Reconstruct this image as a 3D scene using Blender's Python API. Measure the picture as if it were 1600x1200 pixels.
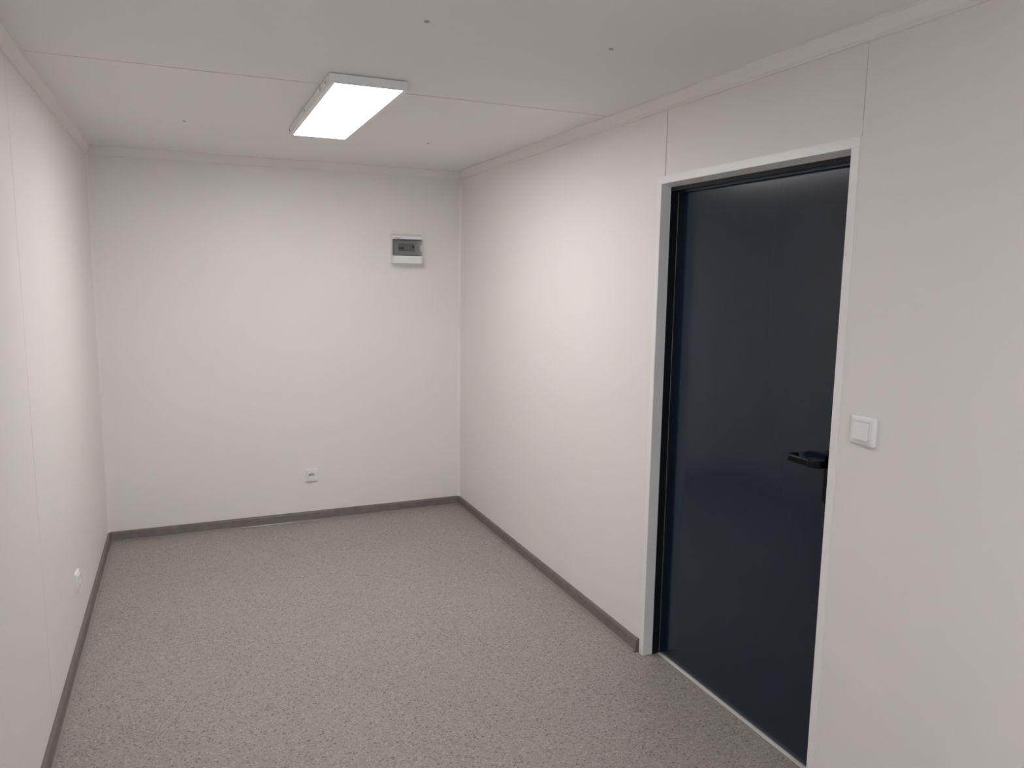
import bpy, bmesh, math
from mathutils import Vector, Matrix

for o in list(bpy.data.objects):
    bpy.data.objects.remove(o)
scene = bpy.context.scene
C = scene.collection
PI = math.pi

# ------------------------------------------------------------------ sizes (metres)
# x runs along the far wall, y towards the far wall (0 there), z up
W, H, YF = 2.276, 2.355, -7.20          # width, ceiling height, wall behind the camera
DY0, DY1, DH = -2.437, -3.390, 2.02     # door opening
EXPOSURE = 0.0
LAMP = 25.8
SKY = 5.0

# ------------------------------------------------------------------ camera
cam = bpy.data.cameras.new('camera')
cam.sensor_width = 36.0
cam.lens = 1184.75 / 1600 * 36.0
cam.clip_start = 0.02
cam_o = bpy.data.objects.new('camera', cam)
C.objects.link(cam_o)
yaw, pit, rol = 0.4082, -0.1378, 0.0141
fw = Vector((math.sin(yaw) * math.cos(pit), math.cos(yaw) * math.cos(pit), math.sin(pit)))
r0 = Vector((math.cos(yaw), -math.sin(yaw), 0))
u0 = r0.cross(fw)
rt = math.cos(rol) * r0 + math.sin(rol) * u0
up = -math.sin(rol) * r0 + math.cos(rol) * u0
M = Matrix((rt, up, -fw)).transposed().to_4x4()
M.translation = Vector((0.4837, -5.0843, 1.6334))
cam_o.matrix_world = M
scene.camera = cam_o

# ------------------------------------------------------------------ world: overcast daylight
world = bpy.data.worlds.new('overcast_sky')
scene.world = world
world.use_nodes = True
bg = world.node_tree.nodes['Background']
bg.inputs['Color'].default_value = (0.80, 0.90, 1.0, 1)
bg.inputs['Strength'].default_value = SKY
# the added window in the wall behind the camera guides the sampling of that sky
WX0, WX1, WZ0, WZ1 = 0.50, 1.78, 0.90, 2.08
portal = bpy.data.lights.new('window_portal', 'AREA')
portal.shape = 'RECTANGLE'
portal.size = WX1 - WX0
portal.size_y = WZ1 - WZ0
portal.cycles.is_portal = True
portal_o = bpy.data.objects.new('window_portal', portal)
portal_o.location = ((WX0 + WX1) / 2, YF - 0.12, (WZ0 + WZ1) / 2)
portal_o.rotation_euler = (PI / 2, 0, 0)
C.objects.link(portal_o)

vs = scene.view_settings
vs.view_transform = 'Standard'
vs.look = 'None'
vs.gamma = 1
vs.use_curve_mapping = False
vs.exposure = EXPOSURE

# ------------------------------------------------------------------ materials
def srgb(r, g, b):
    f = lambda c: (c / 255 / 12.92) if c / 255 <= 0.04045 else ((c / 255 + 0.055) / 1.055) ** 2.4
    return (f(r), f(g), f(b), 1)

MATS = {}
def mat(name, col, rough=0.5, metal=0.0, spec=0.5, var=0.0, scale=6.0, bump=0.0, bscale=40.0, coat=0.0):
    m = bpy.data.materials.new(name)
    m.use_nodes = True
    nt = m.node_tree
    b = nt.nodes['Principled BSDF']
    b.inputs['Base Color'].default_value = col
    b.inputs['Roughness'].default_value = rough
    b.inputs['Metallic'].default_value = metal
    b.inputs['Specular IOR Level'].default_value = spec
    b.inputs['Coat Weight'].default_value = coat
    tc = nt.nodes.new('ShaderNodeTexCoord')
    if var:
        n = nt.nodes.new('ShaderNodeTexNoise')
        n.inputs['Scale'].default_value = scale
        n.inputs['Detail'].default_value = 4
        nt.links.new(tc.outputs['Object'], n.inputs['Vector'])
        r = nt.nodes.new('ShaderNodeValToRGB')
        r.color_ramp.elements[0].position = 0.3
        r.color_ramp.elements[1].position = 0.7
        r.color_ramp.elements[0].color = tuple(c * (1 - var) for c in col[:3]) + (1,)
        r.color_ramp.elements[1].color = tuple(min(1, c * (1 + var)) for c in col[:3]) + (1,)
        nt.links.new(n.outputs['Fac'], r.inputs['Fac'])
        nt.links.new(r.outputs['Color'], b.inputs['Base Color'])
    if bump:
        n2 = nt.nodes.new('ShaderNodeTexNoise')
        n2.inputs['Scale'].default_value = bscale
        n2.inputs['Detail'].default_value = 3
        nt.links.new(tc.outputs['Object'], n2.inputs['Vector'])
        bp = nt.nodes.new('ShaderNodeBump')
        bp.inputs['Strength'].default_value = bump
        bp.inputs['Distance'].default_value = 0.002
        nt.links.new(n2.outputs['Fac'], bp.inputs['Height'])
        nt.links.new(bp.outputs['Normal'], b.inputs['Normal'])
    MATS[name] = m
    return m

WALL = (0.85, 0.820, 0.800, 1)
mat('wall', WALL, 0.5, spec=0.35, var=0.012, scale=1.5)
mat('joint', (0.55, 0.53, 0.50, 1), 0.7)
mat('ceiling', (0.89, 0.877, 0.868, 1), 0.55, spec=0.3, var=0.01, scale=1.2)
mat('ceiling_joint', (0.22, 0.21, 0.20, 1), 0.7)
mat('crown', (0.86, 0.835, 0.80, 1), 0.4, spec=0.4)
mat('casing', (0.87, 0.855, 0.85, 1), 0.35, spec=0.5)
mat('white_plastic', (0.86, 0.85, 0.85, 1), 0.25)
mat('white_lamp', (0.90, 0.89, 0.90, 1), 0.35)
mat('dark_hole', (0.02, 0.02, 0.02, 1), 0.6)
mat('screw', (0.36, 0.36, 0.37, 1), 0.5, metal=0.3)
mat('steel', (0.55, 0.53, 0.50, 1), 0.35, metal=0.8)
mat('alu', (0.80, 0.78, 0.75, 1), 0.45, metal=0.3)
mat('door_leaf', srgb(23, 34, 51), 0.16, spec=0.5)
mat('door_frame', srgb(20, 22, 28), 0.55, spec=0.2)
mat('gasket', (0.012, 0.012, 0.013, 1), 0.6, spec=0.2)
mat('black_handle', (0.004, 0.004, 0.005, 1), 0.11, spec=0.16)
mat('baseboard', srgb(112, 106, 101), 0.42, spec=0.4, var=0.14, scale=22)
mat('baseboard_lip', srgb(138, 133, 128), 0.25, spec=0.5)
mat('breaker', (0.44, 0.44, 0.45, 1), 0.45)
mat('breaker_plate', (0.72, 0.72, 0.73, 1), 0.45)
mat('toggle', (0.02, 0.02, 0.022, 1), 0.4)
mat('ink', (0.05, 0.045, 0.045, 1), 0.6)
mat('outer', (0.4, 0.4, 0.4, 1), 0.7)

# speckled vinyl floor
def floor_mat():
    m = bpy.data.materials.new('speckled_vinyl')
    m.use_nodes = True
    nt = m.node_tree
    N = nt.nodes.new
    L = nt.links.new
    b = nt.nodes['Principled BSDF']
    b.inputs['Roughness'].default_value = 0.42
    b.inputs['Specular IOR Level'].default_value = 0.4
    tc = N('ShaderNodeTexCoord')
    # warp the coordinates a little so the chips are irregular
    nz = N('ShaderNodeTexNoise')
    nz.inputs['Scale'].default_value = 160
    nz.inputs['Detail'].default_value = 2
    L(tc.outputs['Object'], nz.inputs['Vector'])
    vm = N('ShaderNodeVectorMath'); vm.operation = 'MULTIPLY_ADD'
    vm.inputs[1].default_value = (0.008, 0.008, 0)
    L(nz.outputs['Color'], vm.inputs[0]); L(tc.outputs['Object'], vm.inputs[2])
    def chips(scale, lo, hi):
        v = N('ShaderNodeTexVoronoi')
        v.inputs['Scale'].default_value = scale
        L(vm.outputs['Vector'], v.inputs['Vector'])
        sp = N('ShaderNodeSeparateColor')
        L(v.outputs['Color'], sp.inputs['Color'])
        mr = N('ShaderNodeMapRange')
        mr.inputs['From Min'].default_value = lo
        mr.inputs['From Max'].default_value = hi
        L(sp.outputs['Red'], mr.inputs['Value'])
        return mr.outputs['Result'], sp
    base = N('ShaderNodeTexNoise')
    base.inputs['Scale'].default_value = 2.2
    base.inputs['Detail'].default_value = 5
    L(tc.outputs['Object'], base.inputs['Vector'])
    ramp = N('ShaderNodeValToRGB')
    ramp.color_ramp.elements[0].position = 0.3
    ramp.color_ramp.elements[0].color = (0.33, 0.300, 0.276, 1)
    ramp.color_ramp.elements[1].position = 0.7
    ramp.color_ramp.elements[1].color = (0.355, 0.323, 0.298, 1)
    L(base.outputs['Fac'], ramp.inputs['Fac'])
    # fine tonal grain
    g, sp = chips(260, 0, 1)
    gr = N('ShaderNodeValToRGB')
    gr.color_ramp.elements[0].color = (0.80, 0.80, 0.80, 1)
    gr.color_ramp.elements[1].color = (1.18, 1.18, 1.18, 1)
    L(g, gr.inputs['Fac'])
    m1 = N('ShaderNodeMix'); m1.data_type = 'RGBA'; m1.blend_type = 'MULTIPLY'
    m1.inputs[0].default_value = 1
    L(ramp.outputs['Color'], m1.inputs[6]); L(gr.outputs['Color'], m1.inputs[7])
    d, _ = chips(210, 0.92, 0.95)        # dark chips
    m2 = N('ShaderNodeMix'); m2.data_type = 'RGBA'
    L(d, m2.inputs[0]); L(m1.outputs[2], m2.inputs[6]); m2.inputs[7].default_value = (0.135, 0.122, 0.112, 1)
    l, _ = chips(190, 0.91, 0.94)        # pale chips
    m3 = N('ShaderNodeMix'); m3.data_type = 'RGBA'
    L(l, m3.inputs[0]); L(m2.outputs[2], m3.inputs[6]); m3.inputs[7].default_value = (0.46, 0.43, 0.40, 1)
    L(m3.outputs[2], b.inputs['Base Color'])
    MATS['floor'] = m
floor_mat()

# lit diffuser
def emit_mat():
    m = bpy.data.materials.new('lit_diffuser')
    m.use_nodes = True
    b = m.node_tree.nodes['Principled BSDF']
    b.inputs['Base Color'].default_value = (0.9, 0.9, 0.9, 1)
    b.inputs['Emission Color'].default_value = (1.0, 0.988, 0.975, 1)
    b.inputs['Emission Strength'].default_value = LAMP
    MATS['diffuser'] = m
emit_mat()

def clear_mat(name, tint, gloss=0.08):
    m = bpy.data.materials.new(name)
    m.use_nodes = True
    nt = m.node_tree
    out = nt.nodes['Material Output']
    nt.nodes.remove(nt.nodes['Principled BSDF'])
    t = nt.nodes.new('ShaderNodeBsdfTransparent'); t.inputs['Color'].default_value = tint
    g = nt.nodes.new('ShaderNodeBsdfGlossy'); g.inputs['Roughness'].default_value = gloss
    fr = nt.nodes.new('ShaderNodeFresnel'); fr.inputs['IOR'].default_value = 1.45
    mx = nt.nodes.new('ShaderNodeMixShader')
    nt.links.new(fr.outputs[0], mx.inputs[0])
    nt.links.new(t.outputs[0], mx.inputs[1]); nt.links.new(g.outputs[0], mx.inputs[2])
    nt.links.new(mx.outputs[0], out.inputs['Surface'])
    MATS[name] = m
clear_mat('tinted_plastic', (0.77, 0.755, 0.76, 1), 0.15)
clear_mat('tinted_edge', (0.35, 0.34, 0.345, 1), 0.2)
clear_mat('glass', (0.97, 0.98, 0.98, 1), 0.02)

# ------------------------------------------------------------------ mesh helpers
def link(name, bm, material, parent=None, loc=None, smooth=False):
    me = bpy.data.meshes.new(name)
    bmesh.ops.recalc_face_normals(bm, faces=bm.faces)
    bm.to_mesh(me); bm.free()
    me.materials.append(MATS[material])
    if smooth:
        for p in me.polygons: p.use_smooth = True
        me.set_sharp_from_angle(angle=math.radians(40))
    o = bpy.data.objects.new(name, me)
    C.objects.link(o)
    if parent: o.parent = parent
    if loc: o.location = loc
    return o

def empty(name, loc=(0, 0, 0), rot=(0, 0, 0)):
    o = bpy.data.objects.new(name, None)
    o.empty_display_size = 0.05
    o.location = loc; o.rotation_euler = rot
    C.objects.link(o)
    return o

def tag(o, label=None, cat=None, group=None, kind=None):
    if label: o['label'] = label
    if cat: o['category'] = cat
    if group: o['group'] = group
    if kind: o['kind'] = kind
    return o

def struct(o, label=None):
    return tag(o, label, None, None, 'structure')

def box(bm, x0, x1, y0, y1, z0, z1, bev=0.0, seg=2):
    x0, x1 = sorted((x0, x1)); y0, y1 = sorted((y0, y1)); z0, z1 = sorted((z0, z1))
    v = [bm.verts.new(p) for p in ((x0,y0,z0),(x1,y0,z0),(x1,y1,z0),(x0,y1,z0),(x0,y0,z1),(x1,y0,z1),(x1,y1,z1),(x0,y1,z1))]
    fs = [bm.faces.new([v[i] for i in f]) for f in ((3,2,1,0),(4,5,6,7),(0,1,5,4),(1,2,6,5),(2,3,7,6),(3,0,4,7))]
    if bev:
        es = list({e for f in fs for e in f.edges})
        bmesh.ops.bevel(bm, geom=es, offset=bev, segments=seg, affect='EDGES', profile=0.5)
    return bm

def B(*a, **k):
    return box(bmesh.new(), *a, **k)

def sweep(bm, prof, f0, f1):
    """prof: list of (o,z); f0/f1 map a profile point to 3D at each end"""
    a = [bm.verts.new(f0(o, z)) for o, z in prof]
    b = [bm.verts.new(f1(o, z)) for o, z in prof]
    n = len(prof)
    for i in range(n):
        j = (i + 1) % n
        bm.faces.new((a[i], a[j], b[j], b[i]))
    bm.faces.new(a[::-1]); bm.faces.new(b)
    return bm

def rrect(w, h, r, n=5):
    pts = []
    r = max(r, 1e-5)
    for cx, cz, a0 in ((w/2-r, h/2-r, 0), (-w/2+r, h/2-r, PI/2), (-w/2+r, -h/2+r, PI), (w/2-r, -h/2+r, 1.5*PI)):
        for k in range(n + 1):
            a = a0 + PI/2*k/n
            pts.append((cx + r*math.cos(a), cz + r*math.sin(a)))
    return pts

def stack(bm, rings, cx=0, cz=0, cap0=True, cap1=True):
    """rings: list of (points[(x,z)], depth); wall-mounted, depth runs to -y"""
    prev = None
    for pts, d in rings:
        cur = [bm.verts.new((cx + x, -d, cz + z)) for x, z in pts]
        if prev:
            for i in range(len(cur)):
                j = (i + 1) % len(cur)
                bm.faces.new((prev[i], prev[j], cur[j], cur[i]))
        elif cap0:
            bm.faces.new(cur[::-1])
        prev = cur
    if cap1: bm.faces.new(prev)
    return bm

def circle(r, n=32):
    return [(r*math.cos(2*PI*i/n), r*math.sin(2*PI*i/n)) for i in range(n)]

def cyl_axis(bm, p0, p1, r, n=16, r1=None):
    p0, p1 = Vector(p0), Vector(p1)
    d = (p1 - p0).normalized()
    a = d.orthogonal().normalized(); b = d.cross(a)
    r1 = r if r1 is None else r1
    A = [bm.verts.new(p0 + r*(math.cos(2*PI*i/n)*a + math.sin(2*PI*i/n)*b)) for i in range(n)]
    Bv = [bm.verts.new(p1 + r1*(math.cos(2*PI*i/n)*a + math.sin(2*PI*i/n)*b)) for i in range(n)]
    for i in range(n):
        j = (i+1) % n
        bm.faces.new((A[i], A[j], Bv[j], Bv[i]))
    bm.faces.new(A[::-1]); bm.faces.new(Bv)
    return bm

# ------------------------------------------------------------------ the room shell
T = 0.05          # panel thickness
G = 0.0015        # half of a panel joint
struct(link('floor', B(-0.10, W + 0.12, YF - 0.10, 0.10, -0.10, 0), 'floor'), 'grey speckled vinyl floor')

# far wall: one unbroken panel
struct(link('wall_back', B(-0.10, W + 0.10, 0, 0.10, 0, H), 'wall'), 'plain off-white far wall')

# left wall, panels with hairline joints on a backing
wl = struct(link('wall_left', B(-0.10, -0.006, YF, 0, 0, H), 'joint'), 'off-white left wall of wide panels')
ys = [0, -2.171, -4.34, YF]
for a, b in zip(ys[:-1], ys[1:]):
    link('wall_panel', B(-0.006, 0, a - (G if a else 0), b + (G if b != YF else 0), 0, H), 'wall', wl)

# right wall with the door opening
CW = 0.030        # casing flange width
bm = bmesh.new()
box(bm, W + 0.008, W + 0.10, YF, DY1 - 0.002, 0, H)
box(bm, W + 0.008, W + 0.10, DY0 + 0.002, 0, 0, H)
box(bm, W + 0.008, W + 0.10, DY1 - 0.002, DY0 + 0.002, DH + 0.002, H)
wr = struct(link('wall_right', bm, 'joint'), 'off-white right wall of wide panels around the door')
S0, S1 = -2.457, -3.424
# far panel: full height beside the door, a short tongue above the casing
link('wall_panel', B(W, W + 0.008, 0, DY0 + 0.002, 0, H), 'wall', wr)
bm = B(W, W + 0.008, DY1 - 0.002, S1 - 0.0014, 0, DH + CW)
box(bm, W, W + 0.008, S1 - 0.0014, YF, 0, H)
link('wall_panel', bm, 'wall', wr)
link('wall_panel', B(W + 0.0005, W + 0.008, S0 - 0.0014, DY1 - 0.0052, DH + 0.002, H), 'wall', wr)
link('cover_strip', B(W - 0.0022, W + 0.008, DY0 + 0.010, S0, DH + CW, H - 0.044, 0.0006, 1), 'wall', wr)
link('cover_strip', B(W - 0.0015, W + 0.008, DY1 - 0.005, S1, DH + CW, H - 0.044, 0.0006, 1), 'wall', wr)

# wall behind the camera with an unseen window added to let in daylight
bm = bmesh.new()
box(bm, -0.10, WX0, YF - 0.10, YF, 0, H)
box(bm, WX1, W + 0.10, YF - 0.10, YF, 0, H)
box(bm, WX0, WX1, YF - 0.10, YF, 0, WZ0)
box(bm, WX0, WX1, YF - 0.10, YF, WZ1, H)
struct(link('wall_front', bm, 'wall'), 'off-white wall with added window')
win = struct(empty('added_window', ((WX0 + WX1)/2, YF - 0.05, WZ0)), 'white framed window added out of view for daylight')
ww, wh = WX1 - WX0, WZ1 - WZ0
bm = bmesh.new()
fwd = 0.055
box(bm, -ww/2, -ww/2 + fwd, -0.03, 0.03, 0, wh, 0.004)
box(bm, ww/2 - fwd, ww/2, -0.03, 0.03, 0, wh, 0.004)
box(bm, -ww/2 + fwd, ww/2 - fwd, -0.03, 0.03, 0, fwd, 0.004)
box(bm, -ww/2 + fwd, ww/2 - fwd, -0.03, 0.03, wh - fwd, wh, 0.004)
box(bm, -0.035, 0.035, -0.03, 0.03, fwd, wh - fwd, 0.004)
link('window_frame', bm, 'white_plastic', win)
link('pane', B(-ww/2 + fwd, -0.035, -0.003, 0.003, fwd, wh - fwd), 'glass', win)
link('pane', B(0.035, ww/2 - fwd, -0.003, 0.003, fwd, wh - fwd), 'glass', win)
link('window_sill', B(-ww/2 - 0.03, ww/2 + 0.03, 0.03, 0.13, -0.02, 0.0, 0.004), 'white_plastic', win)

# ceiling panels and their screws
GC = 0.004
ce = struct(link('ceiling', B(-0.10, W + 0.10, YF, 0.0, H + 0.002, H + 0.10), 'ceiling_joint'), 'pale ceiling of wide panels')
ys = [0, -2.034, -4.07, YF]
for a, b in zip(ys[:-1], ys[1:]):
    link('ceiling_panel', B(-0.10, W + 0.10, a - (GC if a else 0), b + (GC if b != YF else 0), H, H + 0.002), 'ceiling', ce)
scr = None
for x, y in ((1.151, -2.895), (1.752, -2.900), (0.550, -2.895), (0.522, -1.028), (1.738, -0.993)):
    if scr is None:
        bm = bmesh.new()
        cyl_axis(bm, (0, 0, 0.002), (0, 0, -0.0030), 0.0085, 12, 0.0065)
        scr = link('screw', bm, 'screw', ce, (x, y, H))
    else:
        s = scr.copy(); C.objects.link(s); s.location = (x, y, H)

# ------------------------------------------------------------------ ceiling mouldings
CR = [(0, -0.050), (0.007, -0.050), (0.009, -0.047), (0.009, -0.041), (0.0115, -0.038), (0.024, -0.008), (0.0275, -0.005), (0.0275, 0), (0, 0)]
def crown(name, f0, f1, label):
    return struct(link(name, sweep(bmesh.new(), CR, f0, f1), 'crown'), label)
crown('trim_1', lambda o, z: (o, -o, H + z), lambda o, z: (W - o, -o, H + z), 'white ceiling moulding along the far wall')
crown('trim_2', lambda o, z: (o, -o, H + z), lambda o, z: (o, YF + o, H + z), 'white ceiling moulding along the left wall')
JY = -2.036
crown('trim_3', lambda o, z: (W - o, -o, H + z), lambda o, z: (W - o, JY + 0.0006, H + z), 'far length of white ceiling moulding on the right wall')
crown('trim_4', lambda o, z: (W - o, JY - 0.0006, H + z), lambda o, z: (W - o, YF + o, H + z), 'near length of white ceiling moulding on the right wall')
crown('trim_5', lambda o, z: (o, YF + o, H + z), lambda o, z: (W - o, YF + o, H + z), 'white ceiling moulding along the wall behind the camera')
# vertical corner beads
def bead(name, x, sx, label):
    prof = [(0, 0), (0.014, 0), (0.014, 0.0015), (0.006, 0.006), (0.0015, 0.014), (0, 0.014)]
    return struct(link(name, sweep(bmesh.new(), prof, lambda a, b: (x + sx*a, -b, 0.0), lambda a, b: (x + sx*a, -b, H - 0.05)), 'wall'), label)
bead('trim_6', 0, 1, 'thin white bead in the left far corner')
bead('trim_7', W, -1, 'thin white bead in the right far corner')

# ------------------------------------------------------------------ baseboards
BB = [(0, 0), (0.0140, 0), (0.0140, 0.0100), (0.0175, 0.0110), (0.0150, 0.016), (0.0145, 0.046), (0.012, 0.053), (0.006, 0.0585), (0.0, 0.060)]
LIP = [(0.0140, 0.0), (0.0260, 0.0), (0.0260, 0.0022), (0.0235, 0.0050), (0.0200, 0.0075), (0.0140, 0.0095)]
def baseboard(name, f0, f1, label):
    o = struct(link(name, sweep(bmesh.new(), BB, f0, f1), 'baseboard', smooth=True), label)
    link('soft_lip', sweep(bmesh.new(), LIP, f0, f1), 'baseboard_lip', o)
    return o
BE = DY0 + CW + 0.014
baseboard('baseboard_back', lambda o, z: (o, -o, z), lambda o, z: (W - o, -o, z), 'grey baseboard along the far wall')
baseboard('baseboard_left', lambda o, z: (o, -o, z), lambda o, z: (o, YF + o, z), 'grey baseboard along the left wall')
br = baseboard('baseboard_right', lambda o, z: (W - o, -o, z), lambda o, z: (W - o, BE, z), 'grey baseboard ending at the door')
cap = [(-0.0, 0.0), (0.0225, 0.0), (0.0225, 0.006), (0.018, 0.011), (0.0165, 0.048), (0.0135, 0.056), (0.007, 0.0615), (0, 0.063)]
link('end_cap', sweep(bmesh.new(), cap, lambda o, z: (W - o, BE + 0.004, z), lambda o, z: (W - o, BE - 0.008, z)), 'baseboard', br)
baseboard('baseboard_near', lambda o, z: (W - o, DY1 - CW - 0.014, z), lambda o, z: (W - o, YF + o, z), 'grey baseboard on the near side of the door')
baseboard('baseboard_front', lambda o, z: (o, YF + o, z), lambda o, z: (W - o, YF + o, z), 'grey baseboard behind the camera')

# ------------------------------------------------------------------ door
XL = W + 0.086       # face of the leaf
XJ = W + 0.045       # end of the white lining
door = struct(empty('door_1', (W, (DY0 + DY1)/2, 0)), 'dark anthracite door in white casing with black lever handle')
DC = (DY0 + DY1)/2
hw = (DY0 - DY1)/2   # half width of the opening; local y = world y - DC, local x = world x - W
tf = 0.0025          # casing sheet
# casing: three folded sheet pieces (flange on the wall + lining in the opening)
for s in (1, -1):
    bm = bmesh.new()
    pts = [(-tf, hw + CW), (-tf, hw + 0.0012), (-tf*0.55, hw), (0.045, hw), (0.045, hw + 0.0018), (0.0, hw + 0.0018), (0.0, hw + CW)]
    sweep(bm, pts, lambda a, b: (a, s*b, 0), lambda a, b: (a, s*b, DH + 0.0))
    link('casing_jamb', bm, 'casing', door)
bm = bmesh.new()
pts = [(-tf, DH + CW), (-tf, DH + 0.0012), (-tf*0.55, DH), (0.045, DH - 0.010), (0.045, DH - 0.008), (0.0, DH + 0.0018), (0.0, DH + CW)]
sweep(bm, pts, lambda a, b: (a, hw + CW, b), lambda a, b: (a, -hw - CW, b))
link('casing_head', bm, 'casing', door)
# dark frame
FP = 0.004
for s in (1, -1):
    link('frame_jamb', B(0.045, 0.120, s*(hw - FP), s*(hw + 0.0015), 0, DH - 0.004), 'door_frame', door)
    link('gasket', B(XL - W - 0.006, XL - W + 0.010, s*(hw - FP), s*(hw - FP - 0.003), 0, DH - 0.027), 'gasket', door)
    link('seal_line', B(XL - W - 0.0085, XL - W - 0.0062, s*(hw - FP), s*(hw - FP - 0.0012), 0.01, DH - 0.03), 'steel', door)
link('frame_head', B(0.045, 0.120, -hw, hw, DH - 0.026, DH - 0.004), 'door_frame', door)
link('threshold', B(0.069, 0.0835, -hw + FP, hw - FP, 0.0, 0.004, 0.0015), 'alu', door)
leaf = link('leaf', B(XL - W, XL - W + 0.045, -hw + FP + 0.0035, hw - FP - 0.0035, 0.006, DH - 0.029, 0.0015), 'door_leaf', door)
# lever set, all children of the leaf
lx = XL - W
py, pz = -3.318 - DC, 1.062
bm = bmesh.new()
ring = lambda w, h, r: rrect(w, h, r, 6)
stack(bm, [(ring(0.040, 0.175, 0.012), 0.0), (ring(0.040, 0.175, 0.012), 0.006), (ring(0.036, 0.171, 0.010), 0.0085)], 0, 0)
bmesh.ops.transform(bm, matrix=Matrix.Translation((lx, py, pz - 0.045)) @ Matrix.Rotation(-PI/2, 4, 'Z'), verts=bm.verts)
link('escutcheon', bm, 'black_handle', leaf, smooth=True)
bm = bmesh.new()
cyl_axis(bm, (lx - 0.006, py, pz - 0.075), (lx - 0.014, py, pz - 0.075), 0.0085, 20)
link('lock_cylinder', bm, 'black_handle', leaf, smooth=True)
def tube(path, wz, wx, n=14):
    """path in the plane z = pz; rounded-rectangular section wz tall, wx thick"""
    bm = bmesh.new()
    prev = None
    for i, p in enumerate(path):
        p = Vector(p)
        a = Vector(path[max(i-1, 0)]); b = Vector(path[min(i+1, len(path)-1)])
        t = (b - a).normalized()
        sd = Vector((t.y, -t.x, 0))
        cur = []
        for x, z in rrect(wx, wz, min(wx, wz)*0.35, 3):
            cur.append(bm.verts.new(p + sd*x + Vector((0, 0, z))))
        if prev:
            m = len(cur)
            for k in range(m):
                bm.faces.new((prev[k], prev[(k+1) % m], cur[(k+1) % m], cur[k]))
        else:
            bm.faces.new(cur[::-1])
        prev = cur
    bm.faces.new(prev)
    return bm
xo = lx - 0.058
def arc(cx, cy, r, a0, a1, n=6):
    return [(cx + r*math.cos(a0 + (a1-a0)*k/n), cy + r*math.sin(a0 + (a1-a0)*k/n), pz) for k in range(n+1)]
ye = py + 0.128
path = [(lx - 0.008, py, pz)] + arc(xo + 0.016, py + 0.016, 0.016, 1.5*PI, PI)[0:] \
     + arc(xo + 0.012, ye - 0.012, 0.012, PI, 0.5*PI) + [(xo + 0.040, ye, pz)]
link('lever', tube(path, 0.024, 0.015), 'black_handle', leaf, smooth=True)
bm = bmesh.new()
box(bm, xo - 0.0088, xo + 0.0088, py + 0.028, py + 0.034, pz - 0.0132, pz + 0.0132, 0.003)
link('collar', bm, 'black_handle', leaf)
# hinges on the far side, hidden in the rebate
for z in (0.25, 1.02, 1.75):
    bm = bmesh.new()
    cyl_axis(bm, (lx + 0.052, hw - FP - 0.006, z), (lx + 0.052, hw - FP - 0.006, z + 0.09), 0.007, 12)
    link('hinge', bm, 'door_frame', leaf, smooth=True)

# ------------------------------------------------------------------ ceiling lamps
LW, LL, LH = 0.289, 1.120, 0.036
def lamp(cx, cy, label):
    t = tag(empty('ceiling_lamp', (cx, cy, H)), label, 'lamp', 'flat panel lamps on the ceiling')
    bm = bmesh.new()
    rim, rim2 = 0.020, 0.006
    x, y = LW/2, LL/2
    box(bm, -x, -x + rim, -y, y, -LH, -0.0015, 0.0012, 1)
    box(bm, x - rim, x, -y, y, -LH, -0.0015, 0.0012, 1)
    box(bm, -x + rim, x - rim, -y, -y + rim2, -LH, -0.0015, 0.0012, 1)
    box(bm, -x + rim, x - rim, y - rim2, y, -LH, -0.0015, 0.0012, 1)
    box(bm, -x + rim, x - rim, -y + rim2, y - rim2, -0.008, -0.0015)
    f = link('frame', bm, 'white_lamp', t)
    bm = bmesh.new()
    box(bm, -x + rim, x - rim, -y + rim2, y - rim2, -LH + 0.001, -LH + 0.005)
    link('diffuser', bm, 'diffuser', t)
    for sx in (-1, 1):
        for yy in (-y + 0.085, -y + 0.61, y - 0.015):
            bm = bmesh.new()
            cyl_axis(bm, (sx*(x - 0.002), yy, -0.017), (sx*(x + 0.0022), yy, -0.017), 0.0048, 12)
            link('screw', bm, 'screw', f)
    bm = bmesh.new()
    box(bm, -x - 0.0025, -x + 0.002, -y + 0.165, -y + 0.215, -0.024, -0.010, 0.001, 1)
    link('clip', bm, 'white_plastic', f)
    return t
lamp(1.1395, -1.6635, 'rectangular white panel lamp glowing on the ceiling seam near the far wall')
lamp(1.1395, -5.5365, 'rectangular white panel lamp glowing on the ceiling, added behind the camera for brightness')  # second lamp added out of view to brighten the near end

# ------------------------------------------------------------------ distribution box
bxs = tag(empty('distribution_box', (1.8735, 0, 1.725)), 'white plastic distribution box with smoky clear door on the far wall', 'fuse box')
hwb = 0.0975
prof = [(0.0, 0.0), (0.080, 0.0), (0.086, 0.006), (0.086, 0.050), (0.058, 0.050), (0.058, 0.160), (0.086, 0.160), (0.086, 0.172), (0.078, 0.182), (0.030, 0.197), (0.0, 0.198)]
bm = bmesh.new()
sweep(bm, prof, lambda d, z: (-hwb, -d, z), lambda d, z: (hwb, -d, z))
body = link('body', bm, 'white_plastic', bxs)
link('cover_plate', B(-hwb + 0.012, hwb - 0.012, -0.0625, -0.057, 0.054, 0.156, 0.001, 1), 'breaker_plate', bxs)
# slot frame with the switches
sl = link('breaker_slot', B(-0.060, 0.052, -0.066, -0.062, 0.082, 0.132, 0.001, 1), 'breaker', bxs)
for k in range(6):
    xx = -0.058 + k*0.018
    br_ = link('breaker', B(xx, xx + 0.0172, -0.070, -0.065, 0.086, 0.128, 0.001, 1), 'breaker', bxs)
    if k in (0, 1):
        link('toggle', B(xx + 0.004, xx + 0.0135, -0.078, -0.069, 0.094, 0.108, 0.001, 1), 'toggle', br_)
    if k == 5:
        link('toggle', B(xx + 0.004, xx + 0.0135, -0.078, -0.069, 0.102, 0.120, 0.001, 1), 'toggle', br_)
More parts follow.
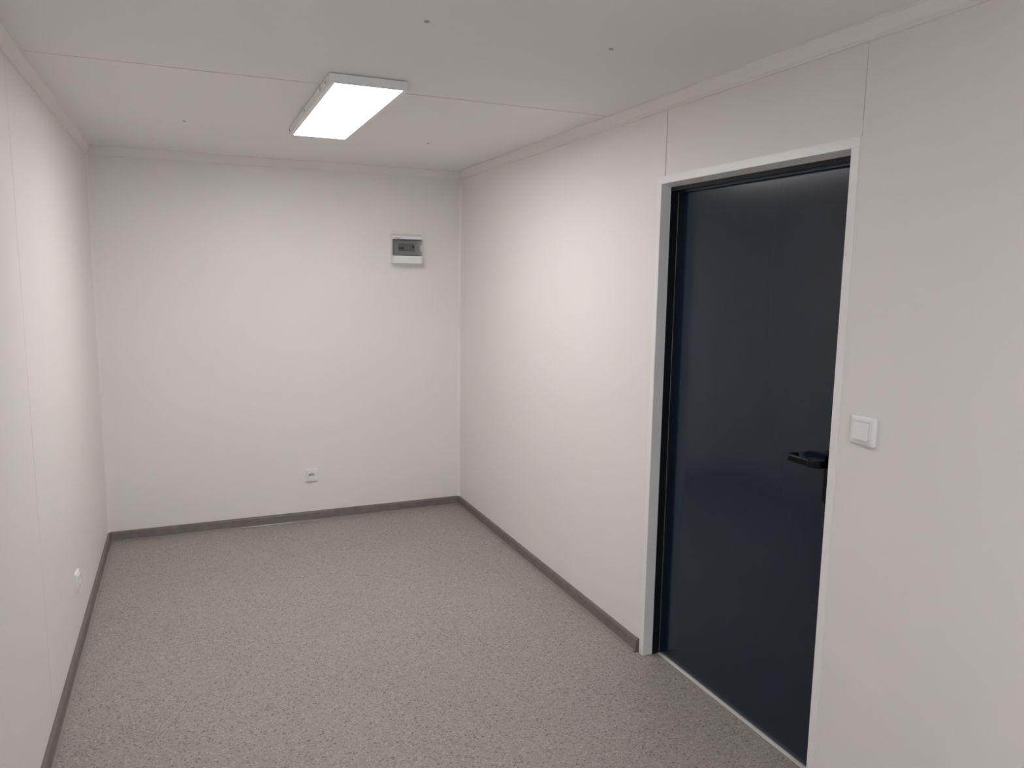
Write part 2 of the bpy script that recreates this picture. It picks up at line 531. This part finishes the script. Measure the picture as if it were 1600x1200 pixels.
# smoky door with a finger notch at the right edge
outl = [(-hwb, 0.0515), (hwb, 0.0515), (hwb, 0.0785)]
for k in range(11):
    a = -PI/2 - PI*k/10
    outl.append((hwb + 0.013*math.cos(a), 0.104 + 0.0255*math.sin(a)))
outl += [(hwb, 0.1295), (hwb, 0.1585), (-hwb, 0.1585)]
bm = bmesh.new()
sweep(bm, outl, lambda x, z: (x, -0.0862, z), lambda x, z: (x, -0.0842, z))
cd = link('clear_door', bm, 'tinted_plastic', bxs)
bm = bmesh.new()
box(bm, -hwb, hwb, -0.0842, -0.062, 0.0515, 0.0533)
box(bm, -hwb, hwb, -0.0842, -0.062, 0.1567, 0.1585)
box(bm, -hwb, -hwb + 0.0018, -0.0842, -0.060, 0.0533, 0.1567)
link('door_edge', bm, 'tinted_edge', cd)
bm = bmesh.new()
for k, (w_, h_) in enumerate(((0.0035, 0.005), (0.005, 0.0035), (0.004, 0.0045), (0.005, 0.0035), (0.0035, 0.0045), (0.005, 0.0038))):
    box(bm, -hwb + 0.012 + k*0.0062, -hwb + 0.012 + k*0.0062 + w_, -0.0866, -0.0858, 0.1645, 0.1645 + h_)
link('printed_mark', bm, 'ink', body)

# ------------------------------------------------------------------ sockets and switch
def socket(loc, rotz, label):
    t = tag(empty('wall_socket', loc, (0, 0, rotz)), label, 'socket', 'wall sockets')
    a = 0.081
    bm = bmesh.new()
    R_ = lambda s, r: rrect(s, s, r, 4)
    # outer frame with a square opening
    stack(bm, [(R_(a, 0.005), 0.0), (R_(a, 0.005), 0.0080), (R_(a - 0.005, 0.004), 0.012), (R_(0.0585, 0.002), 0.012), (R_(0.0585, 0.002), 0.004)], cap1=True)
    link('frame', bm, 'white_plastic', t, smooth=True)
    # insert with round well: square face bridged to a circle
    bm = bmesh.new()
    n = 32
    sq = []
    for i in range(n):
        an = 2*PI*i/n
        c, s = math.cos(an), math.sin(an)
        k = 0.0287/max(abs(c), abs(s))
        sq.append((c*k, s*k))
    stack(bm, [(sq, 0.004), (sq, 0.0155), (circle(0.0215, n), 0.0170), (circle(0.0205, n), 0.0030)], cap0=False, cap1=True)
    ins = link('insert', bm, 'white_plastic', t, smooth=True)
    for sx in (-1, 1):
        bm = bmesh.new(); cyl_axis(bm, (sx*0.0095, -0.0025, 0), (sx*0.0095, -0.0040, 0), 0.0048, 14)
        link('pin_hole', bm, 'dark_hole', ins)
    for sz in (-1, 1):
        link('earth_clip', B(-0.0025, 0.0025, -0.0150, -0.0030, sz*0.0165, sz*0.0205, 0.0006, 1), 'steel', ins)
    bm = bmesh.new(); cyl_axis(bm, (0, -0.0025, 0), (0, -0.004, 0), 0.003, 12)
    link('screw', bm, 'screw', ins)
    return t
socket((1.223, 0, 0.308), 0, 'white power socket low on the far wall')
socket((0, -1.43, 0.300), PI/2, 'white power socket low on the left wall above the baseboard')

t = tag(empty('light_switch', (W, -3.511, 1.213), (0, 0, -PI/2)), 'white square light switch beside the door', 'switch')
bm = bmesh.new()
R_ = lambda w, h, r: rrect(w, h, r, 6)
stack(bm, [(R_(0.0865, 0.0865, 0.007), 0.0), (R_(0.0865, 0.0865, 0.007), 0.0055), (R_(0.083, 0.083, 0.006), 0.0105), (R_(0.074, 0.074, 0.005), 0.0135),
           (R_(0.056, 0.056, 0.003), 0.0140), (R_(0.0545, 0.0545, 0.003), 0.0132), (R_(0.0545, 0.0545, 0.003), 0.006)])
link('frame', bm, 'white_plastic', t, smooth=True)
bm = bmesh.new()
q = rrect(0.0525, 0.0525, 0.002, 3)
stack(bm, [(q, 0.005), (q, 0.0165), (rrect(0.0505, 0.0505, 0.002, 3), 0.0178)])
for v in bm.verts:                      # rocker tips: lower edge stands out
    if v.co.y < -0.01: v.co.y += 0.10*v.co.z
link('rocker', bm, 'white_plastic', t, smooth=True)
